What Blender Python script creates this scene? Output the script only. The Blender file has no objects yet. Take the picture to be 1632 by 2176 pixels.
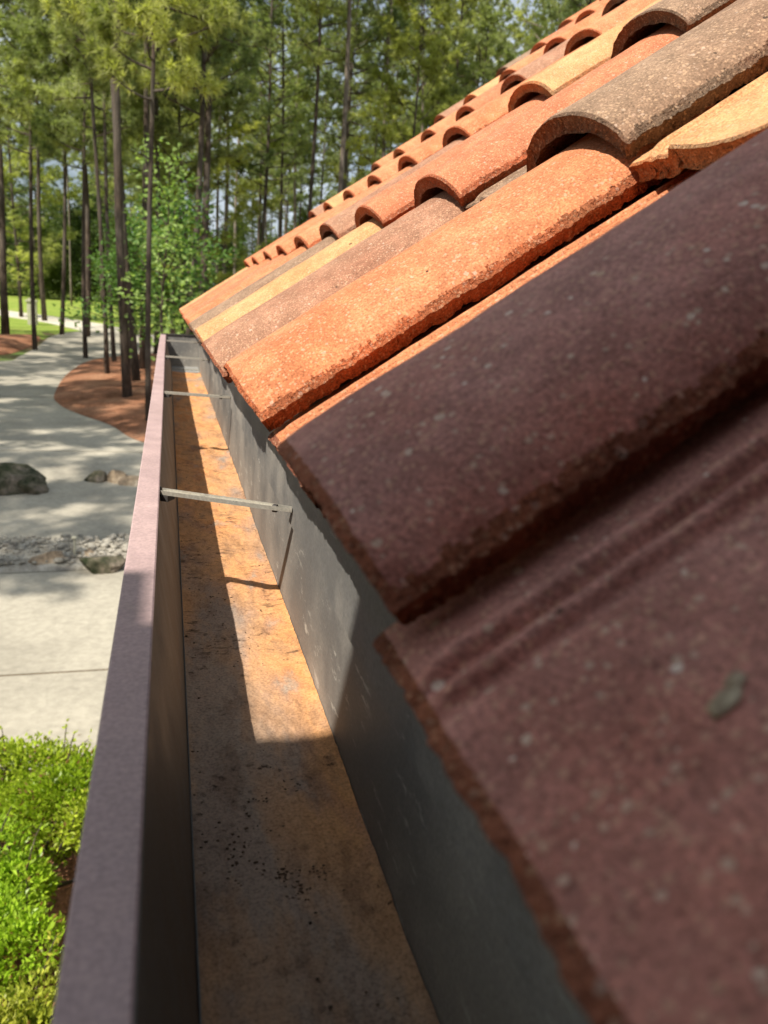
import bpy, math, random
import numpy as np
from mathutils import Matrix, Vector

# ------------------------------------------------------------------ camera, light, exposure
scene = bpy.context.scene
col = scene.collection
# rows: world X (towards the roof), Y (along the gutter), Z (up) in camera axes
CAM = np.array([[0.9632, 0.0068, -0.2686], [-0.2601, 0.2737, -0.9260], [0.0673, 0.9618, 0.2654]])
FPX = 1634.0
cam_data = bpy.data.cameras.new("camera")
cam = bpy.data.objects.new("camera", cam_data)
col.objects.link(cam)
m = Matrix([list(r) for r in CAM]).to_4x4()
cam.matrix_world = m
cam_data.sensor_fit = 'VERTICAL'
cam_data.sensor_height = 36
cam_data.sensor_width = 27
cam_data.lens = 36 * FPX / 2176
cam_data.clip_start = 0.01
cam_data.clip_end = 3000
cam_data.dof.use_dof = True
cam_data.dof.focus_distance = 0.72
cam_data.dof.aperture_fstop = 11
scene.camera = cam

SUN = Vector((0.4575, 0.398, -0.796)).normalized()      # direction the light travels
world = bpy.data.worlds.new("World")
scene.world = world
world.use_nodes = True
wn = world.node_tree
wn.nodes.clear()
sky = wn.nodes.new('ShaderNodeTexSky')
sky.sky_type = 'NISHITA'
sky.sun_disc = False
sky.sun_elevation = math.asin(-SUN.z)
sky.sun_rotation = math.atan2(-SUN.x, -SUN.y)
sky.air_density = 1.0
sky.dust_density = 2.5
sky.ozone_density = 1.0
bg = wn.nodes.new('ShaderNodeBackground')
bg.inputs['Strength'].default_value = 0.07
wo = wn.nodes.new('ShaderNodeOutputWorld')
# thin bright cloud veil over the blue
wtc = wn.nodes.new('ShaderNodeTexCoord'); wno = wn.nodes.new('ShaderNodeTexNoise')
wno.inputs['Scale'].default_value = 3.2; wno.inputs['Detail'].default_value = 6
wmp = wn.nodes.new('ShaderNodeMapping'); wmp.inputs['Scale'].default_value = (1, 1, 2.5)
wn.links.new(wtc.outputs['Generated'], wmp.inputs['Vector']); wn.links.new(wmp.outputs[0], wno.inputs['Vector'])
wr = wn.nodes.new('ShaderNodeMapRange'); wr.inputs['From Min'].default_value = 0.36; wr.inputs['From Max'].default_value = 0.56
wr.inputs['To Min'].default_value = 0.15; wr.inputs['To Max'].default_value = 0.9
wn.links.new(wno.outputs['Fac'], wr.inputs['Value'])
wmx = wn.nodes.new('ShaderNodeMix'); wmx.data_type = 'RGBA'
wn.links.new(wr.outputs[0], wmx.inputs[0]); wn.links.new(sky.outputs[0], wmx.inputs[6]); wmx.inputs[7].default_value = (8.0, 8.8, 9.8, 1)
wn.links.new(wmx.outputs[2], bg.inputs[0])
wn.links.new(bg.outputs[0], wo.inputs[0])

sun_data = bpy.data.lights.new("sun", 'SUN')
sun_data.energy = 5.0
sun_data.angle = math.radians(0.5)
sun_data.color = (1.0, 0.93, 0.82)
sun = bpy.data.objects.new("sun", sun_data)
sun.rotation_euler = SUN.to_track_quat('-Z', 'Y').to_euler()
sun.location = (-5, -5, 10)
col.objects.link(sun)

scene.view_settings.view_transform = 'Standard'
scene.view_settings.look = 'None'
scene.view_settings.exposure = 0.5
scene.view_settings.gamma = 1.0
scene.render.engine = 'CYCLES'
scene.cycles.max_bounces = 6
scene.cycles.diffuse_bounces = 4
scene.cycles.transparent_max_bounces = 4
scene.cycles.use_denoising = True
scene.cycles.sample_clamp_indirect = 6

# ------------------------------------------------------------------ helpers
GZ = -3.1                                   # ground level below the phone
rng = np.random.default_rng(7)

def ground_at(px, py, z=GZ):
    r = CAM @ np.array([px - 816.0, -(py - 1088.0), -FPX])
    return r * (z / r[2])

def _hash(ix, iy, iz, seed):
    h = (ix * 374761393 + iy * 668265263 + iz * 2147483647 + seed * 974711) & 0xFFFFFFFF
    h = ((h ^ (h >> 13)) * 1274126177) & 0xFFFFFFFF
    return ((h ^ (h >> 16)) & 0xFFFF) / 65535.0

def vnoise(P, scale=1.0, seed=0):
    P = np.asarray(P, float) * scale
    i = np.floor(P).astype(np.int64); f = P - i
    f = f * f * (3 - 2 * f)
    out = 0
    for dx in (0, 1):
        for dy in (0, 1):
            for dz in (0, 1):
                w = (f[..., 0] if dx else 1 - f[..., 0]) * (f[..., 1] if dy else 1 - f[..., 1]) * (f[..., 2] if dz else 1 - f[..., 2])
                out = out + w * _hash(i[..., 0] + dx, i[..., 1] + dy, i[..., 2] + dz, seed)
    return out * 2 - 1

def fbm(P, scale, seed=0, octaves=3):
    v = 0; a = 1.0
    for o in range(octaves):
        v = v + a * vnoise(P, scale * 2 ** o, seed + o * 17); a *= 0.5
    return v

def mesh_np(name, V, F, mats=(), fmat=None, smooth=True, colors=None):
    """V (n,3) floats, F list of arrays (m,k)"""
    me = bpy.data.meshes.new(name)
    if isinstance(F, np.ndarray):
        F = [F]
    F = [f for f in F if len(f)]
    loops = np.concatenate([f.ravel() for f in F]).astype(np.int32)
    totals = np.concatenate([np.full(len(f), f.shape[1]) for f in F]).astype(np.int32)
    starts = np.concatenate([[0], np.cumsum(totals)[:-1]]).astype(np.int32)
    me.vertices.add(len(V)); me.vertices.foreach_set('co', np.asarray(V, np.float32).ravel())
    me.loops.add(len(loops)); me.loops.foreach_set('vertex_index', loops)
    me.polygons.add(len(totals))
    me.polygons.foreach_set('loop_start', starts)
    me.polygons.foreach_set('loop_total', totals)
    for mt in mats:
        me.materials.append(mt)
    if fmat is not None:
        me.polygons.foreach_set('material_index', np.asarray(fmat, np.int32))
    me.polygons.foreach_set('use_smooth', np.full(len(totals), smooth))
    if colors is not None:
        at = me.color_attributes.new('tint', 'FLOAT_COLOR', 'POINT')
        c = np.ones((len(V), 4), np.float32); c[:, :3] = colors
        at.data.foreach_set('color', c.ravel())
    me.update(calc_edges=True)
    me.validate()
    return me

def link(name, me, parent=None, label=None, cat=None, group=None, kind=None):
    o = bpy.data.objects.new(name, me)
    col.objects.link(o)
    if parent is not None:
        o.parent = parent
    tag(o, label, cat, group, kind)
    return o

def tag(o, label=None, cat=None, group=None, kind=None):
    if label: o['label'] = label
    if cat: o['category'] = cat
    if group: o['group'] = group
    if kind: o['kind'] = kind
    return o

def thing(name, label, cat, loc=(0, 0, 0), rz=0.0, group=None):
    o = bpy.data.objects.new(name, None)
    o.location = loc; o.rotation_euler = (0, 0, rz)
    o.empty_display_size = 0.1
    col.objects.link(o)
    return tag(o, label, cat, group)

class MB:
    """collects shapes for one mesh"""
    def __init__(self): self.V = []; self.F = {}; self.n = 0
    def add(self, V, F, mi=0):
        V = np.asarray(V, float); F = np.asarray(F)
        self.V.append(V); self.F.setdefault((F.shape[1], mi), []).append(F + self.n); self.n += len(V)
    def box(self, lo, hi, mi=0):
        x0, y0, z0 = lo; x1, y1, z1 = hi
        self.add([(x0, y0, z0), (x1, y0, z0), (x1, y1, z0), (x0, y1, z0), (x0, y0, z1), (x1, y0, z1), (x1, y1, z1), (x0, y1, z1)],
                 [(0, 3, 2, 1), (4, 5, 6, 7), (0, 1, 5, 4), (1, 2, 6, 5), (2, 3, 7, 6), (3, 0, 4, 7)], mi)
    def tube(self, pts, rad, n=6, mi=0, cap=True):
        pts = np.asarray(pts, float); k = len(pts)
        rad = np.broadcast_to(np.asarray(rad, float), (k,))
        T = np.gradient(pts, axis=0); T /= np.linalg.norm(T, axis=1)[:, None] + 1e-9
        ref = np.array([0, 0, 1.0]) if abs(T[0, 2]) < 0.8 else np.array([1.0, 0, 0])
        A = np.cross(T, ref); A /= np.linalg.norm(A, axis=1)[:, None] + 1e-9
        B = np.cross(T, A)
        th = np.linspace(0, 2 * np.pi, n, endpoint=False)
        V = pts[:, None, :] + rad[:, None, None] * (np.cos(th)[None, :, None] * A[:, None, :] + np.sin(th)[None, :, None] * B[:, None, :])
        V = V.reshape(-1, 3)
        F = []
        for i in range(k - 1):
            for j in range(n):
                F.append((i * n + j, i * n + (j + 1) % n, (i + 1) * n + (j + 1) % n, (i + 1) * n + j))
        self.add(V, F, mi)
        if cap:
            base = self.n
            self.add([pts[0], pts[-1]], np.zeros((0, 3), int), mi)
            o = base - k * n
            self.F.setdefault((3, mi), []).append(np.array([(base, o + (j + 1) % n, o + j) for j in range(n)] +
                                                           [(base + 1, o + (k - 1) * n + j, o + (k - 1) * n + (j + 1) % n) for j in range(n)]))
    def mesh(self, name, mats, smooth=False):
        Fs = []; fm = []
        for (k, mi), l in self.F.items():
            f = np.concatenate(l)
            if len(f):
                Fs.append(f); fm.append(np.full(len(f), mi))
        return mesh_np(name, np.concatenate(self.V), Fs, mats, np.concatenate(fm), smooth)

# ------------------------------------------------------------------ materials
def new_mat(name, rough=0.9, spec=0.3):
    mt = bpy.data.materials.new(name); mt.use_nodes = True
    nt = mt.node_tree; b = nt.nodes['Principled BSDF']
    b.inputs['Roughness'].default_value = rough
    b.inputs['Specular IOR Level'].default_value = spec
    return mt, nt, b

def N(nt, t, **kw):
    n = nt.nodes.new(t)
    for k, v in kw.items():
        if k.startswith('i_'):
            n.inputs[k[2:].replace('_', ' ')].default_value = v
        else:
            setattr(n, k, v)
    return n

def coord(nt, scale=(1, 1, 1), kind='Object'):
    tc = N(nt, 'ShaderNodeTexCoord'); mp = N(nt, 'ShaderNodeMapping')
    mp.inputs['Scale'].default_value = scale
    nt.links.new(tc.outputs[kind], mp.inputs['Vector'])
    return mp.outputs['Vector']

def noise(nt, vec, scale, detail=4, rough=0.55, w=None):
    n = N(nt, 'ShaderNodeTexNoise'); n.inputs['Scale'].default_value = scale
    n.inputs['Detail'].default_value = detail; n.inputs['Roughness'].default_value = rough
    nt.links.new(vec, n.inputs['Vector']); return n.outputs['Fac']

def ramp(nt, fac, stops, interp='LINEAR'):
    r = N(nt, 'ShaderNodeValToRGB'); r.color_ramp.interpolation = interp
    e = r.color_ramp.elements
    while len(e) < len(stops): e.new(0.5)
    for i, (p, c) in enumerate(stops):
        e[i].position = p; e[i].color = (*c, 1) if len(c) == 3 else c
    nt.links.new(fac, r.inputs['Fac']); return r.outputs['Color']

def g(v): return (v, v, v)

def mix(nt, fac, a, b, blend='MIX'):
    x = N(nt, 'ShaderNodeMix', data_type='RGBA', blend_type=blend)
    for s, v in (('Factor', fac), ('A', a), ('B', b)):
        idx = {'Factor': 0, 'A': 6, 'B': 7}[s]
        if isinstance(v, bpy.types.NodeSocket): nt.links.new(v, x.inputs[idx])
        elif idx == 0: x.inputs[0].default_value = v
        else: x.inputs[idx].default_value = (*v, 1)
    return x.outputs[2]

def bump(nt, b, height, strength=0.5, dist=0.002, chain=None):
    n = N(nt, 'ShaderNodeBump'); n.inputs['Strength'].default_value = strength
    n.inputs['Distance'].default_value = dist
    nt.links.new(height, n.inputs['Height'])
    if chain is not None: nt.links.new(chain, n.inputs['Normal'])
    nt.links.new(n.outputs['Normal'], b.inputs['Normal']); return n.outputs['Normal']

def math_node(nt, op, a, b=None, clamp=False):
    n = N(nt, 'ShaderNodeMath', operation=op); n.use_clamp = clamp
    for i, v in enumerate((a, b)):
        if v is None: continue
        if isinstance(v, bpy.types.NodeSocket): nt.links.new(v, n.inputs[i])
        else: n.inputs[i].default_value = v
    return n.outputs[0]

def tile_material(name, base, blush, fleck=0.5, seed=0.0, dark=1.0, edge=False):
    """sand-faced concrete tile: mottled glaze, mineral grains, pits"""
    mt, nt, b = new_mat(name, 0.92, 0.25)
    v = coord(nt)
    ad = N(nt, 'ShaderNodeVectorMath', operation='ADD'); ad.inputs[1].default_value = (seed, seed * 1.7, 0)
    nt.links.new(v, ad.inputs[0]); v = ad.outputs[0]
    large = noise(nt, v, 9, 4)
    c = mix(nt, ramp(nt, large, [(0.38, g(0)), (0.66, g(1))]), base, blush)
    dirt = ramp(nt, noise(nt, v, 34, 5, 0.7), [(0.42, g(0.78)), (0.62, g(1.06))])
    c = mix(nt, 1.0, c, dirt, 'MULTIPLY')
    grain = noise(nt, v, 620, 3, 0.6)
    gc = ramp(nt, grain, [(0.30, g(0.50)), (0.46, g(0.92)), (0.60, g(1.12)), (0.75, g(1.7))])
    c = mix(nt, 1.0 if not edge else 0.9, c, gc, 'MULTIPLY')
    def cells(scale, keep, size):
        vo = N(nt, 'ShaderNodeTexVoronoi'); vo.inputs['Scale'].default_value = scale
        wv = N(nt, 'ShaderNodeTexNoise'); wv.inputs['Scale'].default_value = scale * 1.6; nt.links.new(v, wv.inputs['Vector'])
        wa = N(nt, 'ShaderNodeVectorMath', operation='MULTIPLY_ADD'); wa.inputs[1].default_value = (0.5 / scale,) * 3
        nt.links.new(wv.outputs['Color'], wa.inputs[0]); nt.links.new(v, wa.inputs[2]); nt.links.new(wa.outputs[0], vo.inputs['Vector'])
        sp = N(nt, 'ShaderNodeSeparateColor'); nt.links.new(vo.outputs['Color'], sp.inputs[0])
        mr = N(nt, 'ShaderNodeMapRange'); mr.inputs['From Min'].default_value = keep; mr.inputs['To Max'].default_value = size
        nt.links.new(sp.outputs[0], mr.inputs['Value'])
        return math_node(nt, 'LESS_THAN', vo.outputs['Distance'], mr.outputs[0]), sp.outputs[1]
    gold, _ = cells(430, 0.55, 0.62)          # pale golden sand grains
    c = mix(nt, math_node(nt, 'MULTIPLY', gold, 0.42), c, mix(nt, 0.55, base, (0.86, 0.58, 0.36)))
    dk, _ = cells(520, 0.66, 0.60)
    c = mix(nt, math_node(nt, 'MULTIPLY', dk, 0.45), c, mix(nt, 0.6, base, (0.05, 0.025, 0.015)))
    spot, tone = cells(200, 0.80, 0.38)
    c = mix(nt, math_node(nt, 'MULTIPLY', spot, min(1, fleck * 1.2) if base[2] > 0.2 else fleck * 0.7), c, mix(nt, tone, (0.80, 0.68, 0.58), (0.58, 0.38, 0.27)))
    tiny, _ = cells(340, 0.80, 0.46)
    c = mix(nt, math_node(nt, 'MULTIPLY', tiny, fleck * 0.7), c, (0.66, 0.50, 0.38))
    pit, _ = cells(80, 0.95, 0.20)
    c = mix(nt, math_node(nt, 'MULTIPLY', pit, 0.8), c, (0.03, 0.022, 0.018))
    nt.links.new(c, b.inputs['Base Color'])
    h = math_node(nt, 'ADD', math_node(nt, 'ADD', grain, math_node(nt, 'MULTIPLY', gold, 0.35)), math_node(nt, 'MULTIPLY', pit, -1.2))
    ch = bump(nt, b, h, 0.55 if not edge else 0.9, 0.0016 if not edge else 0.004)
    bump(nt, b, noise(nt, v, 55 if edge else 90, 4, 0.65), 0.45 if not edge else 1.0, 0.003 if not edge else 0.008, ch)
    return mt

TC = {  # sunlit albedos of the blended tile colours
    'orange':     ((0.58, 0.205, 0.090), (0.61, 0.240, 0.115)),
    'terracotta': ((0.53, 0.185, 0.090), (0.56, 0.220, 0.115)),
    'pinkish':    ((0.40, 0.215, 0.135), (0.355, 0.170, 0.105)),
    'yellow':     ((0.66, 0.350, 0.165), (0.62, 0.300, 0.130)),
    'gray':       ((0.310, 0.205, 0.135), (0.265, 0.162, 0.105)),
    'buff':       ((0.60, 0.255, 0.120), (0.56, 0.205, 0.100)),
    'brown':      ((0.51, 0.260, 0.220), (0.48, 0.195, 0.150)),
}
TM = {k: tile_material('tile_' + k, a, b2, 0.45 if k != 'brown' else 0.8, seed=i * 3.1) for i, (k, (a, b2)) in enumerate(TC.items())}
TE = {k: tile_material('tile_edge_' + k, tuple(0.62 * x for x in a), tuple(np.array(b2) * (0.95, 0.6, 0.45)), 0.3, seed=i * 2.3 + 9, edge=True) if k != 'brown' else tile_material('tile_edge_brown', (0.42, 0.150, 0.080), (0.24, 0.085, 0.055), 0.4, seed=40, edge=True) for i, (k, (a, b2)) in enumerate(TC.items())}

def metal_paint(name, colr, rough=0.5, dust=(0.3, 0.2, 0.15), dust_amt=0.35, scuff=0.0, metallic=0.0, dscale=14):
    mt, nt, b = new_mat(name, rough, 0.5)
    v = coord(nt)
    b.inputs['Metallic'].default_value = metallic
    n1 = noise(nt, v, dscale, 6, 0.65)
    c = mix(nt, math_node(nt, 'MULTIPLY', ramp(nt, n1, [(0.40, g(0)), (0.68, g(1))]), dust_amt), colr, dust)
    fine = ramp(nt, noise(nt, v, 420, 3), [(0.3, g(0.82)), (0.7, g(1.15))])
    c = mix(nt, 1.0, c, fine, 'MULTIPLY')
    if scuff:
        vs = coord(nt, (1, 0.22, 1))
        s = noise(nt, vs, 95, 6, 0.75)
        s2 = noise(nt, v, 9, 2)
        f = math_node(nt, 'MULTIPLY', ramp(nt, s, [(0.585, g(0)), (0.64, g(1))]), ramp(nt, s2, [(0.44, g(0)), (0.56, g(1))]))
        c = mix(nt, math_node(nt, 'MULTIPLY', f, scuff), c, (0.45, 0.43, 0.38))
    nt.links.new(c, b.inputs['Base Color'])
    rr = ramp(nt, n1, [(0.3, g(rough - 0.08)), (0.7, g(min(1, rough + 0.25)))])
    nt.links.new(rr, b.inputs['Roughness'])
    bump(nt, b, noise(nt, v, 260, 4), 0.25, 0.0006)
    return mt

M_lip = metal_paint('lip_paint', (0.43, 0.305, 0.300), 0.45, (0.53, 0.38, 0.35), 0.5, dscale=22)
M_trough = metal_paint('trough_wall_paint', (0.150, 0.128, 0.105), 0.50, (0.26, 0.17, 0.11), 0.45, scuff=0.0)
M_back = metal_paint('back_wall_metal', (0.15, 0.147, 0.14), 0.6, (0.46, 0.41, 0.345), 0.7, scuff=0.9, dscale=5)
M_floor = metal_paint('floor_metal', (0.260, 0.270, 0.265), 0.5, (0.40, 0.33, 0.26), 0.4, scuff=0.3)
M_strap = metal_paint('strap_metal', (0.50, 0.48, 0.42), 0.33, (0.30, 0.24, 0.17), 0.4, metallic=0.5, dscale=60)
M_dark = metal_paint('dark_metal', (0.03, 0.03, 0.03), 0.5, (0.08, 0.06, 0.05), 0.4)

def sediment_mat():
    mt, nt, b = new_mat('sediment_dirt', 0.95, 0.15)
    v = coord(nt); vl = coord(nt, (1, 0.35, 1))
    a = noise(nt, vl, 26, 6, 0.65)
    c = ramp(nt, a, [(0.30, (0.40, 0.235, 0.135)), (0.48, (0.62, 0.320, 0.140)), (0.60, (0.62, 0.265, 0.095)), (0.74, (0.52, 0.42, 0.30))])
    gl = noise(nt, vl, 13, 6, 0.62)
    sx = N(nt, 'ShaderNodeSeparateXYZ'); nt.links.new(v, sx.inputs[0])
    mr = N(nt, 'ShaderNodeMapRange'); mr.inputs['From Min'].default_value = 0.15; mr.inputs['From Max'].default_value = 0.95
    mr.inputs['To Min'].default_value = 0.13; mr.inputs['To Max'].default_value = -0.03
    nt.links.new(sx.outputs[1], mr.inputs['Value'])     # more grey towards the near end
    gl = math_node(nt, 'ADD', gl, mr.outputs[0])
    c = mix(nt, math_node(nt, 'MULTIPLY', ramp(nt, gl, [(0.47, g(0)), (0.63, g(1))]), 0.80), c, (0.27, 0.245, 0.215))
    br = noise(nt, vl, 38, 6, 0.7)
    c = mix(nt, math_node(nt, 'MULTIPLY', ramp(nt, br, [(0.50, g(0)), (0.62, g(1))]), 0.45), c, (0.17, 0.10, 0.065))
    gr = ramp(nt, noise(nt, v, 520, 3), [(0.33, g(0.72)), (0.47, g(0.97)), (0.68, g(1.18))])
    c = mix(nt, 1.0, c, gr, 'MULTIPLY')
    k = noise(nt, v, 130, 6, 0.75); k2 = noise(nt, v, 19, 2)
    f = math_node(nt, 'MULTIPLY', ramp(nt, k, [(0.58, g(0)), (0.64, g(1))]), ramp(nt, k2, [(0.50, g(0)), (0.62, g(1))]))
    c = mix(nt, math_node(nt, 'MULTIPLY', f, 0.85), c, (0.045, 0.030, 0.022))
    cr = noise(nt, coord(nt, (0.45, 1.7, 1)), 85, 5, 0.7)
    band = math_node(nt, 'MULTIPLY', math_node(nt, 'GREATER_THAN', sx.outputs[1], 0.62), math_node(nt, 'LESS_THAN', sx.outputs[1], 1.6))
    ck = math_node(nt, 'MULTIPLY', math_node(nt, 'MULTIPLY', ramp(nt, cr, [(0.57, g(0)), (0.61, g(1))]), ramp(nt, noise(nt, v, 12, 2), [(0.45, g(0)), (0.6, g(1))])), band)
    c = mix(nt, math_node(nt, 'MULTIPLY', ck, 0.75), c, (0.07, 0.045, 0.03))
    nt.links.new(c, b.inputs['Base Color'])
    ch = bump(nt, b, noise(nt, v, 400, 4, 0.7), 0.6, 0.0015)
    bump(nt, b, f, 0.6, 0.002, ch)
    return mt
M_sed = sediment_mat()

def speckled(name, stops, scale, fine_scale, rough=0.95, bdist=0.01, bstr=0.5, fine=(0.7, 1.25), stretch=(1, 1, 1)):
    mt, nt, b = new_mat(name, rough, 0.2)
    v = coord(nt, stretch)
    c = ramp(nt, noise(nt, v, scale, 6, 0.62), stops)
    c = mix(nt, 1.0, c, ramp(nt, noise(nt, v, fine_scale, 4, 0.7), [(0.3, g(fine[0])), (0.7, g(fine[1]))]), 'MULTIPLY')
    nt.links.new(c, b.inputs['Base Color'])
    bump(nt, b, noise(nt, v, fine_scale, 5, 0.7), bstr, bdist)
    return mt

M_ground = speckled('forest_floor', [(0.36, (0.16, 0.085, 0.045)), (0.50, (0.13, 0.10, 0.045)), (0.60, (0.10, 0.15, 0.035))], 0.25, 6, bdist=0.05)
M_grass = speckled('lawn', [(0.30, (0.17, 0.25, 0.035)), (0.5, (0.24, 0.32, 0.05)), (0.68, (0.32, 0.34, 0.08))], 0.35, 9, bdist=0.06, fine=(0.6, 1.3))
M_mulch = speckled('pine_straw', [(0.34, (0.20, 0.085, 0.042)), (0.5, (0.33, 0.150, 0.080)), (0.68, (0.40, 0.21, 0.12))], 1.1, 22, bdist=0.05, bstr=0.9, fine=(0.45, 1.4))
M_road = speckled('pale_road', [(0.35, (0.50, 0.46, 0.38)), (0.65, (0.60, 0.56, 0.46))], 0.5, 8, bdist=0.01)

def drive_mat():
    mt, nt, b = new_mat('concrete_drive', 0.9, 0.25)
    v = coord(nt)
    c = ramp(nt, noise(nt, v, 0.7, 6, 0.6), [(0.32, (0.33, 0.30, 0.24)), (0.5, (0.41, 0.375, 0.30)), (0.68, (0.47, 0.43, 0.345))])
    c = mix(nt, 1.0, c, ramp(nt, noise(nt, v, 14, 6, 0.7), [(0.3, g(0.76)), (0.7, g(1.06))]), 'MULTIPLY')
    vo = N(nt, 'ShaderNodeTexVoronoi', feature='DISTANCE_TO_EDGE'); vo.inputs['Scale'].default_value = 2.2
    nt.links.new(v, vo.inputs['Vector'])
    cr = ramp(nt, vo.outputs['Distance'], [(0.0, g(0.80)), (0.035, g(1.0))])
    c = mix(nt, 0.35, c, mix(nt, 1.0, c, cr, 'MULTIPLY'))
    c = mix(nt, math_node(nt, 'MULTIPLY', ramp(nt, noise(nt, v, 3.1, 5, 0.7), [(0.60, g(0)), (0.72, g(1))]), 0.35), c, (0.20, 0.17, 0.13))
    nt.links.new(c, b.inputs['Base Color'])
    bump(nt, b, noise(nt, v, 45, 5), 0.4, 0.006)
    return mt
M_drive = drive_mat()
M_joint = speckled('joint_dirt', [(0.4, (0.16, 0.13, 0.09)), (0.6, (0.22, 0.18, 0.13))], 3, 30)
M_rock = speckled('boulder_stone', [(0.34, (0.18, 0.14, 0.10)), (0.5, (0.40, 0.30, 0.20)), (0.66, (0.55, 0.46, 0.35))], 3.2, 22, bdist=0.03, bstr=0.8, fine=(0.6, 1.3))
M_moss = speckled('mossy_stone', [(0.36, (0.025, 0.034, 0.014)), (0.5, (0.11, 0.10, 0.065)), (0.66, (0.26, 0.21, 0.16))], 4.0, 22, bdist=0.03, bstr=0.8, fine=(0.6, 1.3))
M_gravel = speckled('river_gravel', [(0.34, (0.24, 0.215, 0.18)), (0.5, (0.37, 0.34, 0.28)), (0.66, (0.47, 0.44, 0.38))], 6, 40, bdist=0.03, fine=(0.7, 1.2))
M_wall = speckled('stucco', [(0.35, (0.52, 0.46, 0.36)), (0.65, (0.58, 0.52, 0.42))], 2, 120, bdist=0.004)
M_fascia = speckled('fascia_board', [(0.35, (0.10, 0.075, 0.06)), (0.65, (0.15, 0.11, 0.085))], 3, 90, bdist=0.002)
M_deck = speckled('roof_felt', [(0.35, (0.035, 0.032, 0.03)), (0.65, (0.06, 0.055, 0.05))], 3, 150, bdist=0.002)
M_post = speckled('pale_post_stone', [(0.35, (0.42, 0.40, 0.30)), (0.65, (0.52, 0.50, 0.40))], 3, 30)

def bark_mat(name, a, b_, c_):
    mt, nt, b = new_mat(name, 0.95, 0.15)
    v = coord(nt, (1, 1, 0.22))
    n1 = noise(nt, v, 9, 5, 0.7)
    c = ramp(nt, n1, [(0.34, a), (0.5, b_), (0.66, c_)])
    lo = noise(nt, coord(nt), 0.5, 2)
    c = mix(nt, math_node(nt, 'MULTIPLY', ramp(nt, lo, [(0.45, g(0)), (0.6, g(1))]), 0.35), c, (0.17, 0.155, 0.135))
    nt.links.new(c, b.inputs['Base Color'])
    bump(nt, b, n1, 1.0, 0.04)
    return mt
M_bark = bark_mat('pine_bark', (0.030, 0.023, 0.018), (0.075, 0.056, 0.043), (0.14, 0.105, 0.08))
M_bark_pale = bark_mat('pale_pine_bark', (0.085, 0.07, 0.057), (0.19, 0.155, 0.125), (0.30, 0.25, 0.20))

def leaf_mat(name, trans=0.35, rough=0.6, gain=1.0, tc=(1.25, 1.35, 0.6)):
    mt = bpy.data.materials.new(name); mt.use_nodes = True; nt = mt.node_tree; nt.nodes.clear()
    out = N(nt, 'ShaderNodeOutputMaterial')
    at = N(nt, 'ShaderNodeAttribute', attribute_name='tint')
    oi = N(nt, 'ShaderNodeObjectInfo')
    var = ramp(nt, oi.outputs['Random'], [(0.0, (0.72 * gain, 0.80 * gain, 0.85 * gain)), (0.5, g(gain)), (1.0, (1.22 * gain, 1.15 * gain, 0.85 * gain))])
    c = mix(nt, 1.0, at.outputs['Color'], var, 'MULTIPLY')
    d = N(nt, 'ShaderNodeBsdfPrincipled'); d.inputs['Roughness'].default_value = rough
    d.inputs['Specular IOR Level'].default_value = 0.35
    nt.links.new(c, d.inputs['Base Color'])
    t = N(nt, 'ShaderNodeBsdfTranslucent')
    nt.links.new(mix(nt, 1.0, c, tc, 'MULTIPLY'), t.inputs['Color'])
    ms = N(nt, 'ShaderNodeMixShader'); ms.inputs[0].default_value = trans
    nt.links.new(d.outputs[0], ms.inputs[1]); nt.links.new(t.outputs[0], ms.inputs[2])
    nt.links.new(ms.outputs[0], out.inputs['Surface'])
    return mt
M_needle = leaf_mat('pine_needles', 0.5, 0.5)
M_leaf = leaf_mat('broad_leaves', 0.45, 0.5)
M_shrub = leaf_mat('shrub_leaves', 0.40, 0.38)

# ------------------------------------------------------------------ ground, drive, lawn, beds
def sheet(name, pts, z, mt, label=None, kind='structure', thick=0.0):
    me = bpy.data.meshes.new(name)
    me.from_pydata([(x, y, z) for x, y in pts], [], [tuple(range(len(pts)))])
    me.materials.append(mt); me.update()
    if me.polygons[0].normal.z < 0:
        me.flip_normals()
    return link(name, me, kind=kind, label=label)

def G(px, py): p = ground_at(px, py); return (p[0], p[1])
def smooth_loop(pts, n=4):
    pts = np.array(pts); out = []
    for i in range(len(pts)):
        p0, p1, p2, p3 = (pts[(i + k) % len(pts)] for k in (-1, 0, 1, 2))
        for t in np.linspace(0, 1, n, endpoint=False):
            out.append(0.5 * ((2 * p1) + (-p0 + p2) * t + (2 * p0 - 5 * p1 + 4 * p2 - p3) * t ** 2 + (-p0 + 3 * p1 - 3 * p2 + p3) * t ** 3))
    return [tuple(p) for p in out]

sheet('ground', [(-1500, -400), (1500, -400), (1500, 2500), (-1500, 2500)], GZ, M_ground)
sheet('lawn', smooth_loop([(-60, 30), (-30, 38), G(0, 722), G(90, 706), G(180, 716), (2.5, 60), (9, 90), (16, 150), (-10, 190), (-90, 175), (-110, 90)]), GZ + 0.004, M_grass)
drive_pts = [(-14, 4.6), (-4, 4.75), (0, 4.8), (3, 5.2), (4.5, 8), (4.2, 14), (3.2, 22), (2.4, 30), (1.8, 38), (0.4, 47), G(230, 702), G(150, 706), G(108, 716),
             G(78, 738), G(40, 758), G(0, 768), (-9.5, 30), (-12, 22), (-15, 14)]
drive_pts = smooth_loop(drive_pts, 4)
sheet('driveway', drive_pts, GZ + 0.012, M_drive)
road_pts = [G(-90, 652), G(0, 658), G(110, 672), G(215, 688), (-1.0, 52), (6, 50.5), (30, 46), (30, 41), (6, 45), (-1, 45), G(215, 712), G(160, 700), G(100, 686), G(0, 671), G(-90, 664)]
sheet('far_road', road_pts, GZ + 0.008, M_road)
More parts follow.
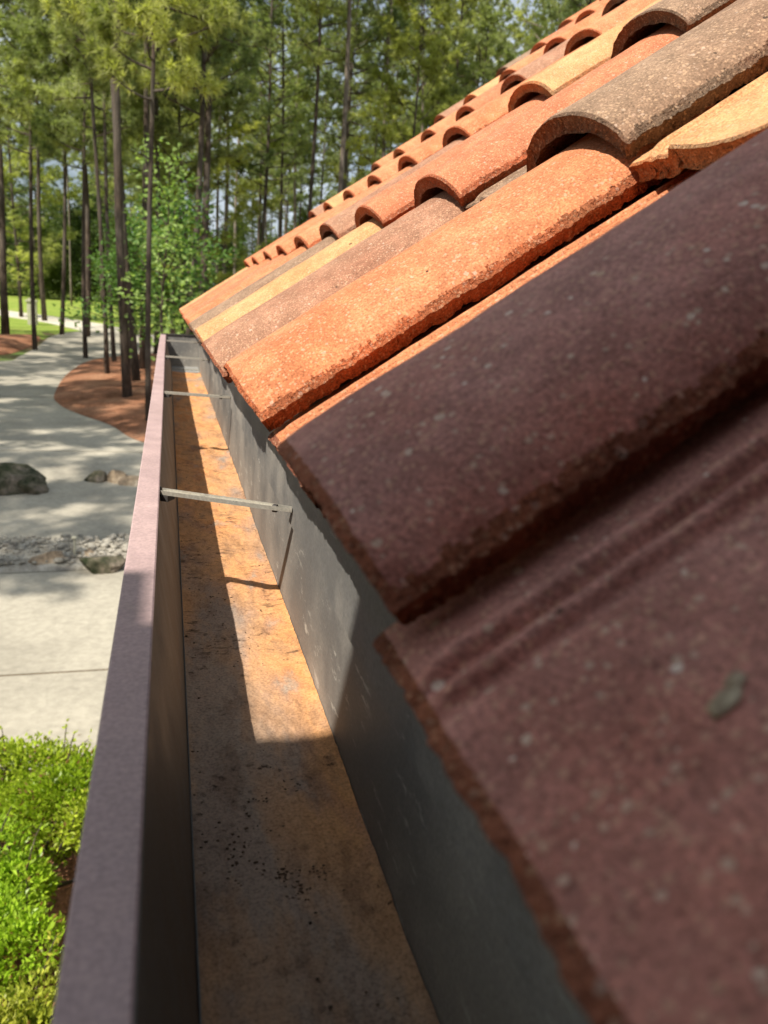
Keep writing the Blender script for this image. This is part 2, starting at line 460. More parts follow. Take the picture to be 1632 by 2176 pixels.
sheet('distant_road', [G(-60, 602), G(70, 612), G(66, 617), G(-60, 609)], GZ + 0.008, M_road)
# control joints of the slab
jm = MB()
jm.box((-9, 6.10, GZ + 0.0125), (3.6, 6.125, GZ + 0.0145))
jm.box((-13, 15.0, GZ + 0.0125), (3.6, 15.03, GZ + 0.0145))
jm.box((-11, 22.0, GZ + 0.0125), (2.9, 22.03, GZ + 0.0145))
link('driveway_joint', jm.mesh('driveway_joint', [M_joint]), kind='structure')

def mound(name, pts, z, h, mt, res=0.5, bumpy=0.05):
    """low mulched island: a domed sheet clipped to a smooth outline, with a rough edge"""
    pts = np.array(smooth_loop(pts, 6)); c = pts.mean(0)
    rings = 14; V = []; n = len(pts)
    for r in range(rings + 1):
        t = 1 - r / rings
        P = c + (pts - c) * t
        zz = z + h * (1 - t ** 3)
        q = np.c_[P, np.full(n, zz)]
        q[:, 2] += fbm(np.c_[P, np.zeros(n)], 1.6, 5) * bumpy * (0 if r == 0 else 1)
        V.append(q)
    V = np.concatenate(V); F = []
    for r in range(rings):
        for i in range(n):
            F.append((r * n + i, r * n + (i + 1) % n, (r + 1) * n + (i + 1) % n, (r + 1) * n + i))
    return link(name, mesh_np(name, V, np.array(F), [mt]), kind='structure')

mound('mulch_bed', [G(116, 838), G(150, 790), G(215, 762), (0.2, 38), (3.2, 34), (5.2, 26), (4.2, 17), (1.0, 14.8), G(300, 940), G(235, 905), G(165, 880), G(128, 862)], GZ + 0.02, 0.22, M_mulch)
mound('mulch_bed', [G(-160, 780), G(-40, 757), G(20, 753), G(62, 738), G(86, 722), G(70, 712), G(0, 713), G(-120, 722)], GZ + 0.02, 0.2, M_mulch)
mound('gravel_bed', [(-3.6, 8.55), (-2.6, 8.45), (-1.4, 8.5), (-0.5, 8.55), (1.5, 8.7), (1.5, 9.7), (-0.6, 9.6), (-1.6, 9.7), (-2.8, 9.8), (-3.8, 9.9)], GZ + 0.02, 0.05, M_gravel, bumpy=0.02)
mound('planting_bed', [(-12, 3.9), (-5, 4.3), (-1.5, 4.55), (3, 4.7), (3, -1), (-12, -1)], GZ + 0.02, 0.06, M_mulch, bumpy=0.02)

# ------------------------------------------------------------------ stones
def ico(sub):
    import bmesh
    bm = bmesh.new(); bmesh.ops.create_icosphere(bm, subdivisions=sub, radius=1)
    V = np.array([v.co[:] for v in bm.verts]); F = np.array([[v.index for v in f.verts] for f in bm.faces]); bm.free()
    return V, F
ICO4 = ico(4); ICO1 = ico(1); ICO2 = ico(2)

def rock_mesh(name, size, seed, mt, flat=0.35):
    V, F = ICO4
    P = V.copy()
    d = 1 + 0.30 * fbm(V, 1.3, seed, 4)
    # chip planes give a broken stone its facets
    r = np.random.default_rng(seed)
    P = V * d[:, None]
    for _ in range(9):
        nrm = r.normal(size=3); nrm /= np.linalg.norm(nrm); lim = r.uniform(0.55, 0.85)
        k = P @ nrm; P -= np.maximum(k - lim, 0)[:, None] * nrm
    P += 0.03 * vnoise(V, 9, seed + 3)[:, None] * V
    P *= np.array(size)
    P[:, 2] = np.maximum(P[:, 2], -size[2] * flat)
    P[:, 2] += size[2] * flat - 0.02
    return mesh_np(name, P, F, [mt])

def rock(px, py, size, seed, mt, label, rz=0.0):
    p = ground_at(px, py)
    return _place(link('boulder', rock_mesh('boulder', size, seed, mt), None, label, 'boulder', 'boulders along the driveway'), p, rz)
def _place(o, p, rz):
    o.location = (p[0], p[1], GZ + 0.01); o.rotation_euler = (0, 0, rz); return o

rock(20, 1040, (0.62, 0.45, 0.36), 3, M_moss, 'large dark mossy boulder on the shaded driveway edge, beside a round dark one')
rock(68, 1046, (0.24, 0.22, 0.22), 8, M_moss, 'small round dark green boulder beside the large mossy one')
rock(205, 1022, (0.22, 0.2, 0.15), 11, M_moss, 'small mossy boulder at the end of the low stone row')
rock(252, 1025, (0.20, 0.2, 0.16), 15, M_rock, 'brown boulder in the low stone row beyond the gutter rail')
rock(228, 1010, (0.22, 0.15, 0.09), 16, M_gravel, 'pale flat boulder in the middle of the low stone row')
rock(288, 1030, (0.25, 0.2, 0.13), 18, M_rock, 'dark low boulder of the stone row touching the gutter rail in view')
rock(108, 1200, (0.27, 0.18, 0.12), 23, M_rock, 'tan flat-topped boulder on the pale gravel beside the thin stake', 0.2)
rock(222, 1213, (0.26, 0.20, 0.17), 29, M_moss, 'dark mossy boulder on the pale gravel next to the gutter rail', 0.6)
rock(190, 1185, (0.14, 0.12, 0.10), 31, M_rock, 'small brown boulder between the thin stake and the mossy one')

pebV = []; pebF = []; cnt = 0
for i in range(1500):
    x = rng.uniform(-3.4, 1.3); y = rng.uniform(8.6, 9.6)
    s = rng.uniform(0.010, 0.028) * (1 if rng.random() < .9 else 1.8)
    V = ICO1[0] * (1 + 0.2 * rng.normal(size=(len(ICO1[0]), 1))) * s * np.array([1.2, 1, 0.65]) + (x, y, GZ + 0.075 + s * 0.3)
    pebV.append(V); pebF.append(ICO1[1] + cnt); cnt += len(V)
link('gravel', mesh_np('gravel', np.concatenate(pebV), np.concatenate(pebF), [M_gravel]), None, 'pale river gravel in the bed across the driveway', 'gravel', None, 'stuff')

# thin stake in the gravel, pale stone post beside the far road
p = ground_at(160, 1195)
t = thing('garden_stake', 'thin pale stake standing upright in the gravel between boulders', 'stake', (p[0], p[1], GZ + 0.05))
mb = MB(); mb.tube([(0, 0, 0), (0, 0, 0.24)], [0.012, 0.012], 8); link('stake_pole', mb.mesh('stake_pole', [M_post]), t)
mb = MB(); mb.tube([(0, 0, 0.235), (0, 0, 0.25), (0, 0, 0.262)], [0.03, 0.032, 0.012], 10); link('stake_cap', mb.mesh('stake_cap', [M_post]), t)
p = ground_at(70, 690)
t = thing('stone_post', 'pale squat stone post on the lawn beside the far road', 'post', (p[0], p[1], GZ))
mb = MB(); mb.box((-0.27, -0.27, -0.1), (0.27, 0.27, 1.45)); link('post_shaft', mb.mesh('post_shaft', [M_post]), t)
mb = MB(); mb.box((-0.34, -0.34, 1.452), (0.34, 0.34, 1.56)); mb.box((-0.2, -0.2, 1.562), (0.2, 0.2, 1.66)); link('post_cap', mb.mesh('post_cap', [M_post]), t)

# ------------------------------------------------------------------ trees
def blades(C, D, L, W, r):
    """one tapering triangle per needle bundle; C centres, D unit directions"""
    n = len(C)
    s = r.normal(size=(n, 3)); s -= (s * D).sum(1)[:, None] * D; s /= np.linalg.norm(s, axis=1)[:, None] + 1e-9
    droop = np.zeros((n, 3)); droop[:, 2] = -0.18 * L
    a = C - s * (W * 0.5)[:, None]; b_ = C + s * (W * 0.5)[:, None]; c_ = C + D * L[:, None] + droop
    V = np.stack([a, b_, c_], 1).reshape(-1, 3)
    return V, np.arange(3 * n).reshape(-1, 3)

def leaves(C, D, L, W, r):
    """a folded, pointed leaf of four triangles"""
    n = len(C)
    s = r.normal(size=(n, 3)); s -= (s * D).sum(1)[:, None] * D; s /= np.linalg.norm(s, axis=1)[:, None] + 1e-9
    up = np.cross(D, s)
    m1 = C + D * (L * 0.45)[:, None]
    V = np.stack([C, m1 - s * (W * 0.5)[:, None] + up * (W * 0.18)[:, None], m1 + s * (W * 0.5)[:, None] + up * (W * 0.18)[:, None], C + D * L[:, None] - up * (L * 0.12)[:, None]], 1).reshape(-1, 3)
    b0 = np.arange(n)[:, None] * 4
    F = np.concatenate([b0 + np.array([[0, 1, 3]]), b0 + np.array([[0, 3, 2]])])
    return V, F

def curve_pts(p0, d, L, k, r, wob=0.12, lift=0.0):
    pts = [np.array(p0, float)]; d = np.array(d, float)
    for i in range(k):
        d = d + r.normal(size=3) * wob + np.array([0, 0, lift]); d /= np.linalg.norm(d)
        pts.append(pts[-1] + d * L / k)
    return np.array(pts)

def pine_meshes(seed, H, lo, R, nb, rad, bark, cols, per=20, blade=(0.24, 0.034)):
    r = np.random.default_rng(seed)
    mb = MB()
    k = 12
    lean = r.normal(size=2) * 0.012
    zs = np.linspace(0, H, k)
    ax = np.stack([lean[0] * zs + 0.10 * np.sin(zs * 0.35 + seed), lean[1] * zs + 0.10 * np.cos(zs * 0.28 + seed * 2), zs], 1)
    ax[:, :2] -= ax[0, :2]
    rads = rad * (1 - 0.80 * (zs / H) ** 1.1); rads[0] *= 1.18
    mb.tube(ax, rads * 0.66, 9)
    tc = []; td = []
    az = r.uniform(0, 6.28)
    for i in range(nb):
        f = lo + (1 - lo) * (i + r.uniform(0, .8)) / nb
        az += 2.4 + r.normal() * 0.4
        z = f * H
        base = np.array([np.interp(z, zs, ax[:, 0]), np.interp(z, zs, ax[:, 1]), z])
        u = (f - lo) / (1 - lo)
        prof = (0.55 + 0.45 * math.sin(min(1, u * 1.5) * math.pi * 0.5)) * (1 - u ** 2.2 * 0.75)
        L = R * prof * r.uniform(0.55, 1.15)
        el = -0.05 + 0.9 * u + r.normal() * 0.15
        d = np.array([math.cos(az) * math.cos(el), math.sin(az) * math.cos(el), math.sin(el)])
        P = curve_pts(base, d, L, 5, r, 0.10, 0.06)
        mb.tube(P, np.linspace(max(0.018, rad * 0.24 * (1 - u * 0.5)), 0.010, 6), 4, cap=False)
        ns = int(4 + L * 4.2)
        for s in range(ns):
            q = r.uniform(0.28, 1.0) ** 0.7 * 5
            j = min(4, int(q)); pt = P[j] + (P[j + 1] - P[j]) * (q - j)
            dd = (P[j + 1] - P[j]); dd /= np.linalg.norm(dd)
            side = np.cross(dd, [0, 0, 1]) * r.choice([-1, 1]); side /= np.linalg.norm(side) + 1e-9
            sd = dd * 0.6 + side * r.uniform(0.4, 1.1) + np.array([0, 0, r.uniform(-0.1, 0.5)]); sd /= np.linalg.norm(sd)
            l2 = r.uniform(0.25, 0.9) * (0.5 + 0.25 * L)
            S = curve_pts(pt, sd, l2, 3, r, 0.15, 0.10)
            mb.tube(S, np.linspace(0.012, 0.005, 4), 3, cap=False)
            for m_ in (1, 2, 3, 3):
                tc.append(S[m_] + r.normal(size=3) * 0.06); td.append(sd)
    tc = np.array(tc); td = np.array(td); n = len(tc)
    C = np.repeat(tc, per, 0); DD = np.repeat(td, per, 0)
    D = r.normal(size=(n * per, 3)); D /= np.linalg.norm(D, axis=1)[:, None]
    D = D * 0.9 + DD * 0.65 + np.array([0, 0, 0.22]); D /= np.linalg.norm(D, axis=1)[:, None]
    L = r.uniform(0.65, 1.15, n * per) * blade[0]; W = r.uniform(0.7, 1.2, n * per) * blade[1]
    V, F = blades(C, D, L, W, r)
    cl = 0.5 + 0.5 * np.clip(fbm(tc, 0.7, seed) * 1.3, -1, 1)
    cc = np.array(cols[0])[None] * (1 - cl[:, None]) + np.array(cols[1])[None] * cl[:, None]
    cc = cc * r.uniform(0.8, 1.2, (n, 1))
    cc = np.repeat(np.repeat(cc, per, 0), 3, 0)
    return mb.mesh('pine_trunk', [bark], True), mesh_np('pine_crown', V, F, [M_needle], colors=cc, smooth=False)

NG = ((0.20, 0.24, 0.10), (0.46, 0.49, 0.22))
NG2 = ((0.17, 0.215, 0.095), (0.40, 0.44, 0.19))
PINES = [pine_meshes(11, 24, 0.50, 3.4, 40, 0.20, M_bark, NG),
         pine_meshes(12, 27, 0.58, 3.8, 46, 0.24, M_bark_pale, NG),
         pine_meshes(13, 22, 0.40, 3.0, 52, 0.17, M_bark, NG2),
         pine_meshes(14, 25, 0.60, 3.2, 40, 0.19, M_bark_pale, NG2),
         pine_meshes(15, 28, 0.42, 4.2, 60, 0.26, M_bark, NG),
         pine_meshes(16, 13, 0.12, 2.9, 52, 0.12, M_bark, NG, 18)]
PINES.append(pine_meshes(17, 15, 0.46, 3.8, 46, 0.13, M_bark, NG, 24, (0.30, 0.034)))
OLD_H = [24, 27, 22, 25, 28, 13, 15]

def pine(kind, x, y, h, rz, label, group, rad_scale=1.0, lean=(0, 0)):
    t = thing('pine_tree', label, 'pine tree', (x, y, GZ - 0.05), rz, group)
    s = h / OLD_H[kind]
    t.scale = (s * rad_scale, s * rad_scale, s)
    t.rotation_euler = (lean[0], lean[1], rz)
    link('trunk', PINES[kind][0], t); link('crown', PINES[kind][1], t)
    return t

def pine_px(kind, px, py, h, rz, label, rs=1.0, lean=(0, 0)):
    p = ground_at(px, py)
    return pine(kind, p[0], p[1], h, rz, label, 'pine trunks standing beside the drive', rs, lean)

pine_px(0, 12, 712, 25, 0.3, 'dark pine trunk rising at the outer edge of the lawn, by the left mulch bed', 1.4)
pine_px(2, 131, 712, 23, 1.3, 'slim dark pine standing alone on the lawn just short of the pale road', 1.0)
pine_px(6, 228, 808, 17.5, 2.3, 'pale slim pine trunk at the tip of the mulch island', 0.75)
pine_px(2, 243, 775, 24, 3.3, 'thin dark pine close behind the pale slim one on the island', 0.65)
pine_px(4, 272, 858, 26, 0.9, 'thickest dark pine trunk of the mulch island', 0.72)
pine_px(2, 292, 828, 24, 4.3, 'dark pine between the thick trunk and the brown trunk on the island', 0.95)
pine_px(6, 316, 905, 14.5, 5.3, 'brown sunlit pine trunk nearest to the gutter rail', 0.8)
pine_px(0, 303, 800, 25, 5.9, 'dark pine trunk half hidden behind the brown sunlit one', 0.8)

def pos(px, dist):       # a standing place seen in that column of the photo at that distance
    p = CAM @ np.array([px - 816.0, -(600 + 0.07 * (px - 358) - 1088.0), -FPX]); p /= math.hypot(p[0], p[1])
    return p[0] * dist, p[1] * dist

for (kind, px, dist, h, rs, lab) in [
        (4, 428, 34, 27, 1.0, 'stout dark pine trunk before the sky gap, above the end of the gutter'),
        (3, 712, 38, 27, 1.15, 'pale grey pine trunk straight above the small tile humps'),
        (1, 795, 46, 28, 0.95, 'pale leaning pine trunk to the right of the grey one'),
        (0, 642, 40, 26, 0.85, 'dark slim pine trunk leaning right above the roof slope'),
        (2, 604, 52, 26, 0.95, 'dark pine trunk just left of the leaning slim one'),
        (5, 850, 42, 17, 1.2, 'pine with bright rounded tufts standing out above the middle of the roofline'),
        (5, 985, 46, 17, 1.2, 'bushy pine with bright tufts where the roofline climbs'),
        (5, 440, 44, 14, 1.3, 'young bushy pine behind the far end of the tiles'),
        (4, 90, 62, 27, 1.0, 'broad pine with wide bright branches over the lawn'),
        (6, 66, 37, 17, 1.0, 'pine with large bright fluffy boughs filling the upper corner over the lawn'),
        (6, 176, 34, 15.5, 1.0, 'pine whose bright boughs hang over the pale slim trunk'),
        (6, 300, 42, 18, 1.0, 'pine with dense olive boughs above the light green sapling'),
        (6, 400, 36, 15, 1.0, 'pine with a rounded bright bough above the far tile corner'),
        (5, 40, 66, 17, 1.3, 'bushy half grown pine at the back of the lawn, near the outer edge'),
        (4, 180, 47, 26, 1.1, 'pine with long sunlit boughs hanging above the pale road'),
        (4, -20, 52, 27, 1.1, 'pine with dark boughs reaching into the top outer corner'),
        (2, 395, 30, 22, 1.1, 'pine with tufted boughs over the light green sapling'),
        (2, 540, 44, 21, 1.2, 'feathery pine between the trunks left of the leaning slim one'),
        (2, 330, 36, 24, 0.9, 'dark pine rising behind the light green sapling'),
        (1, 1110, 60, 30, 1.0, 'tall pine against the open sky at the top of the roofline')]:
    x, y = pos(px, dist)
    pine(kind, x, y, h, rng.uniform(0, 6.28), lab, 'pines of the first rows behind the house', rs)

# the wood behind
far_label = {0: 'tall dark-barked pine of the crowded wood behind the drive and roof', 1: 'tallest kind of pale-barked pine in the crowded wood behind the roof', 2: 'dark pine with low dense boughs in the crowded wood',
             3: 'slender pale-barked pine with a high small crown in the wood', 4: 'broad-crowned dark pine with long boughs in the crowded wood'}
r2 = np.random.default_rng(21)
n = 0
while n < 108:
    px = r2.uniform(-260, 1500); dist = 46 + 95 * r2.random() ** 1.1
    if px < 230 and dist < 92 + (0 if px > 60 else 20): continue
    x, y = pos(px, dist)
    k = int(r2.choice([0, 1, 3, 0, 1, 3, 2, 4]))
    pine(k, x, y, (r2.uniform(21, 29) if k != 5 else r2.uniform(13, 17)), r2.uniform(0, 6.28), far_label[k], 'pines of the crowded wood', r2.uniform(0.8, 1.2), (r2.normal() * 0.015, r2.normal() * 0.015))
    n += 1

# pines off to the side of the drive that dapple it with shade
side_label = 'tall pine beside the drive, beyond the edge of the photograph'
for (x, y, k, h) in [(-13, 2.6, 1, 24), (-17, 5, 0, 27), (-12, 8.5, 3, 22), (-16, 12, 1, 25), (-11.5, 14, 3, 22), (-20, 16, 1, 27), (-14, 19.5, 0, 25), (-12.5, 25, 3, 23), (-18, 25, 0, 26), (-14.5, 31, 1, 24), (-20, 33, 3, 26), (-17.5, 39, 0, 24), (-24, 23, 3, 26), (-24, 9, 1, 27), (-10.5, 18, 5, 12), (-10.8, 2.0, 3, 21), (-12, 5.6, 5, 13.5), (-13.5, 10.5, 0, 21), (-10.5, 27, 1, 20)]:
    pine(k, x, y, h, x * 1.7 + y, side_label, 'pines along the outer side of the drive')

def broad_meshes(seed, H, lo, R, nb, per, leaf, cols, rad=0.06, mt=None):
    r = np.random.default_rng(seed); mb = MB()
    zs = np.linspace(0, H, 9); ax = np.stack([0.12 * np.sin(zs * 0.8 + seed), 0.12 * np.cos(zs * 0.7 + seed), zs], 1); ax[:, :2] -= ax[0, :2]
    mb.tube(ax, rad * (1 - 0.8 * zs / H), 7)
    tc = []; td = []
    az = 0
    for i in range(nb):
        f = lo + (1 - lo) * (i + r.random()) / nb; az += 2.4 + r.normal() * .4
        z = f * H; base = np.array([np.interp(z, zs, ax[:, 0]), np.interp(z, zs, ax[:, 1]), z])
        u = (f - lo) / (1 - lo)
        L = R * (1 - 0.7 * u ** 1.6) * r.uniform(0.5, 1.1); el = 0.15 + 0.7 * u + r.normal() * .2
        d = np.array([math.cos(az) * math.cos(el), math.sin(az) * math.cos(el), math.sin(el)])
        P = curve_pts(base, d, L, 4, r, .18, .03)
        mb.tube(P, np.linspace(rad * .35, 0.006, 5), 4, cap=False)
        for s in range(int(3 + 5 * L)):
            q = r.uniform(.2, 1) * 4; j = min(3, int(q)); pt = P[j] + (P[j + 1] - P[j]) * (q - j)
            tc.append(pt + r.normal(size=3) * 0.16); td.append(d)
    tc = np.array(tc); td = np.array(td); n = len(tc)
    C = np.repeat(tc, per, 0) + r.normal(size=(n * per, 3)) * leaf[0] * 1.3
    D = r.normal(size=(n * per, 3)) + np.repeat(td, per, 0) * .5; D[:, 2] *= 0.5; D /= np.linalg.norm(D, axis=1)[:, None]
    V, F = leaves(C, D, r.uniform(.7, 1.2, n * per) * leaf[0], r.uniform(.7, 1.1, n * per) * leaf[1], r)
    cl = r.random((n, 1)); cc = np.array(cols[0]) * (1 - cl) + np.array(cols[1]) * cl
    cc = np.repeat(cc, per, 0) * r.uniform(.8, 1.2, (n * per, 1)); cc = np.repeat(cc, 4, 0)
    return mb.mesh('broadleaf_trunk', [M_bark], True), mesh_np('broadleaf_crown', V, F, [mt or M_leaf], colors=cc, smooth=False)

SAP = broad_meshes(41, 6.0, 0.28, 2.0, 20, 6, (0.15, 0.10), ((0.24, 0.36, 0.11), (0.38, 0.52, 0.18)), 0.05)
SAP2 = broad_meshes(42, 4.2, 0.35, 1.9, 26, 10, (0.14, 0.09), ((0.10, 0.19, 0.045), (0.20, 0.34, 0.08)), 0.05)
UND = [broad_meshes(43, 9, 0.08, 3.3, 60, 12, (0.26, 0.17), ((0.07, 0.105, 0.03), (0.19, 0.24, 0.06)), 0.10),
       broad_meshes(44, 7, 0.04, 3.0, 50, 12, (0.26, 0.17), ((0.08, 0.115, 0.035), (0.16, 0.22, 0.055)), 0.09)]
def broad(name, meshes, x, y, label, cat, group=None, s=1.0, rz=0.0):
    t = thing(name, label, cat, (x, y, GZ), rz, group); t.scale = (s, s, s)
    link('trunk', meshes[0], t); link('crown', meshes[1], t); return t
x, y = pos(350, 21); broad('sapling', SAP, x, y, 'light green broadleaf sapling glowing in the sun among the trunks', 'sapling', 'saplings on the mulch island')
x, y = pos(285, 26); broad('sapling', SAP2, x, y, 'low darker green sapling spreading around the island trunks', 'sapling', 'saplings on the mulch island', 1.1, 1.0)
x, y = pos(395, 25); broad('sapling', SAP2, x, y, 'leafy sapling showing just above the far corner of the tiles', 'sapling', 'saplings on the mulch island', 1.25, 2.6)
r3 = np.random.default_rng(5)
for i in range(62):
    if i < 42: px = -200 + 1600 * (i + r3.random()) / 42; dist = r3.uniform(70, 125) if px > 240 else r3.uniform(125, 150)
    else: px = -160 + 520 * (i - 42 + r3.random()) / 20; dist = r3.uniform(118, 165)
    x, y = pos(px, dist)
    broad('understory_tree', UND[i % 2], x, y, 'dense low green tree filling the wood between the pine trunks', 'tree', 'low trees of the understory', r3.uniform(0.9, 1.5) if i < 42 else r3.uniform(1.3, 2.0), r3.uniform(0, 6))

# ------------------------------------------------------------------ shrubs under the eave
def shrub_meshes(seed, size, nleaf, leaf, cols, lumps=26, leggy=10):
    r = np.random.default_rng(seed); mb = MB()
    C = []; D = []; K = []
    cen = []
    for i in range(lumps):
        a = r.uniform(0, 6.28); q = math.sqrt(r.random()) * 0.72
        cen.append((math.cos(a) * q * size[0], math.sin(a) * q * size[1], size[2] * r.uniform(0.35, 0.78), r.uniform(0.17, 0.33)))
    for (cx_, cy_, cz_, s) in cen:
        R_ = s * min(size[0], size[1]); k = nleaf // lumps
        d = r.normal(size=(k, 3)); d[:, 2] = np.abs(d[:, 2]) * 1.1 - 0.25; d /= np.linalg.norm(d, axis=1)[:, None]
        rr = R_ * (0.62 + 0.5 * r.random((k, 1))) * (1 + 0.22 * vnoise(d, 3, seed + 5)[:, None])
        C.append(np.array([cx_, cy_, cz_]) + d * rr * np.array([1, 1, 0.85])); dd = d + r.normal(size=(k, 3)) * 0.55 + (0, 0, .25); dd /= np.linalg.norm(dd, axis=1)[:, None]; D.append(dd)
        cl = r.random(); K.append(np.tile(np.array(cols[0]) * (1 - cl) + np.array(cols[1]) * cl, (k, 1)))
        mb.tube(curve_pts((cx_ * .15, cy_ * .15, -0.05), np.array([cx_, cy_, cz_]) / (np.linalg.norm([cx_, cy_, cz_]) + 1e-9), np.linalg.norm([cx_, cy_, cz_]), 5, r, .06), np.linspace(.016, .006, 6), 5)
    for i in range(leggy):
        a = r.uniform(0, 6.28); d = np.array([math.cos(a) * .5, math.sin(a) * .5, 1]); d /= np.linalg.norm(d)
        P = curve_pts((math.cos(a) * size[0] * .5, math.sin(a) * size[1] * .5, size[2] * .55), d, size[2] * .55, 6, r, .14)
        mb.tube(P, np.linspace(.006, .002, 7), 4)
        for q in range(1, 7):
            for m_ in range(4):
                C.append(P[q][None] + r.normal(size=(1, 3)) * .01); dd = r.normal(size=(1, 3)) + (0, 0, .4); D.append(dd / np.linalg.norm(dd)); K.append(np.array([cols[1]]))
    C = np.concatenate(C); D = np.concatenate(D); K = np.concatenate(K); n = len(C)
    V, F = leaves(C, D, r.uniform(.7, 1.2, n) * leaf[0], r.uniform(.75, 1.1, n) * leaf[1], r)
    K = K * r.uniform(.62, 1.3, (n, 1))
    old = r.random(n) < 0.04; K[old] = (0.30, 0.17, 0.06)
    K = np.repeat(K, 4, 0)
    return mb.mesh('shrub_stems', [M_bark], True), mesh_np('shrub_foliage', V, F, [M_shrub], colors=K, smooth=False)

def shrub(label, x, y, meshes, rz=0.0):
    t = thing('shrub', label, 'shrub', (x, y, GZ + 0.02), rz, 'shrubs below the gutter')
    link('stems', meshes[0], t); link('foliage', meshes[1], t); return t
LIME = ((0.27, 0.38, 0.015), (0.56, 0.62, 0.06))
YEL = ((0.28, 0.36, 0.04), (0.48, 0.48, 0.07))
DKG = ((0.05, 0.13, 0.02), (0.13, 0.26, 0.03))
shrub('bright lime green shrub beside the gutter rail, the fullest one', -0.80, 3.65, shrub_meshes(61, (0.70, 0.65, 0.68), 19000, (0.031, 0.018), LIME, 20, 18))
shrub('darker green shrub in front of the lime one, lower down', -0.95, 2.95, shrub_meshes(62, (0.65, 0.6, 0.70), 20000, (0.031, 0.018), ((0.18, 0.33, 0.02), (0.38, 0.54, 0.04))))
shrub('yellow green shrub at the very foot of the wall', -0.62, 2.25, shrub_meshes(63, (0.6, 0.55, 0.62), 16000, (0.028, 0.016), YEL))
shrub('sparse twiggy shrub at the edge of the concrete, with a dark hollow', -1.45, 4.15, shrub_meshes(64, (0.5, 0.5, 0.55), 8000, (0.03, 0.017), DKG, 20, 30))
shrub('lime green shrub further along the bed beyond the twiggy one', -1.9, 3.0, shrub_meshes(65, (0.7, 0.7, 0.8), 15000, (0.031, 0.018), LIME))

# ------------------------------------------------------------------ house: roof deck and tiles
house = thing('house', 'stucco house with a roof of blended terracotta and brown tiles', 'house', (0, 0, 0))
TP = math.radians(34.3); A0 = 0.092; X0 = 0.065
WT = np.array([math.cos(TP), 0, math.sin(TP)]); NT = np.array([-math.sin(TP), 0, math.cos(TP)])
O0 = np.array([X0, 0, -A0]) - NT * 0.007 - WT * 0.003; STEP = 0.324 * WT + 0.027 * NT
SD = STEP / np.linalg.norm(STEP); ND = np.array([-SD[2], 0, SD[0]])
Y_FAR = 3.49; PER = 0.33; FOOT0 = 0.192
rl = (MB())
def deck_box(u0, u1, h0, h1, y0, y1):
    P = []
    for h in (h0, h1):
        for (u, yy) in ((u0, y0), (u1, y0), (u1, y1), (u0, y1)):
            q = O0 + SD * u + ND * h; P.append((q[0], yy, q[2]))
    return np.array(P)
BF = [(0, 3, 2, 1), (4, 5, 6, 7), (0, 1, 5, 4), (1, 2, 6, 5), (2, 3, 7, 6), (3, 0, 4, 7)]
rl.add(deck_box(0.075, 4.4, -0.075, -0.045, -6, Y_FAR + 0.02), BF)
roof = link('roof', rl.mesh('roof_deck', [M_deck]), house)
ridge = O0 + SD * 4.4
mb = MB(); q = ridge
mb.add([(q[0], -6, q[2] - .05), (q[0], Y_FAR, q[2] - .05), (q[0] + 3.4, Y_FAR, q[2] - 2.8), (q[0] + 3.4, -6, q[2] - 2.8)], [(0, 1, 2, 3)])
link('rear_slope', mb.mesh('rear_slope', [M_deck]), house)

def prof(u, rib=1.0):
    """outer height of the tile across its width (u from the near foot, metres)"""
    u = np.asarray(u, float)
    c = (u - 0.081) / 0.085
    arch = 0.0500 * np.sqrt(np.clip(1 - np.abs(c) ** 2.15, 0, 1))
    left = np.where(u < 0.081, np.maximum(arch, 0.0105), np.maximum(arch, 0.0))
    # pan: shallow dish, then two small ribs at the far interlock
    pan = 0.0062 * ((u - 0.238) / 0.055) ** 2 * (u > 0.18) * (u < 0.29)
    ribs = 0.0044 * np.exp(-((u - 0.3035) / 0.0032) ** 4) + 0.0058 * np.exp(-((u - 0.3150) / 0.0036) ** 4)
    RIB = ribs * rib
    return np.where(u < 0.163, left, np.maximum(pan + RIB, 0)) + 0.005 * np.exp(-((u - 0.168) / 0.008) ** 2) * (u > 0.163)

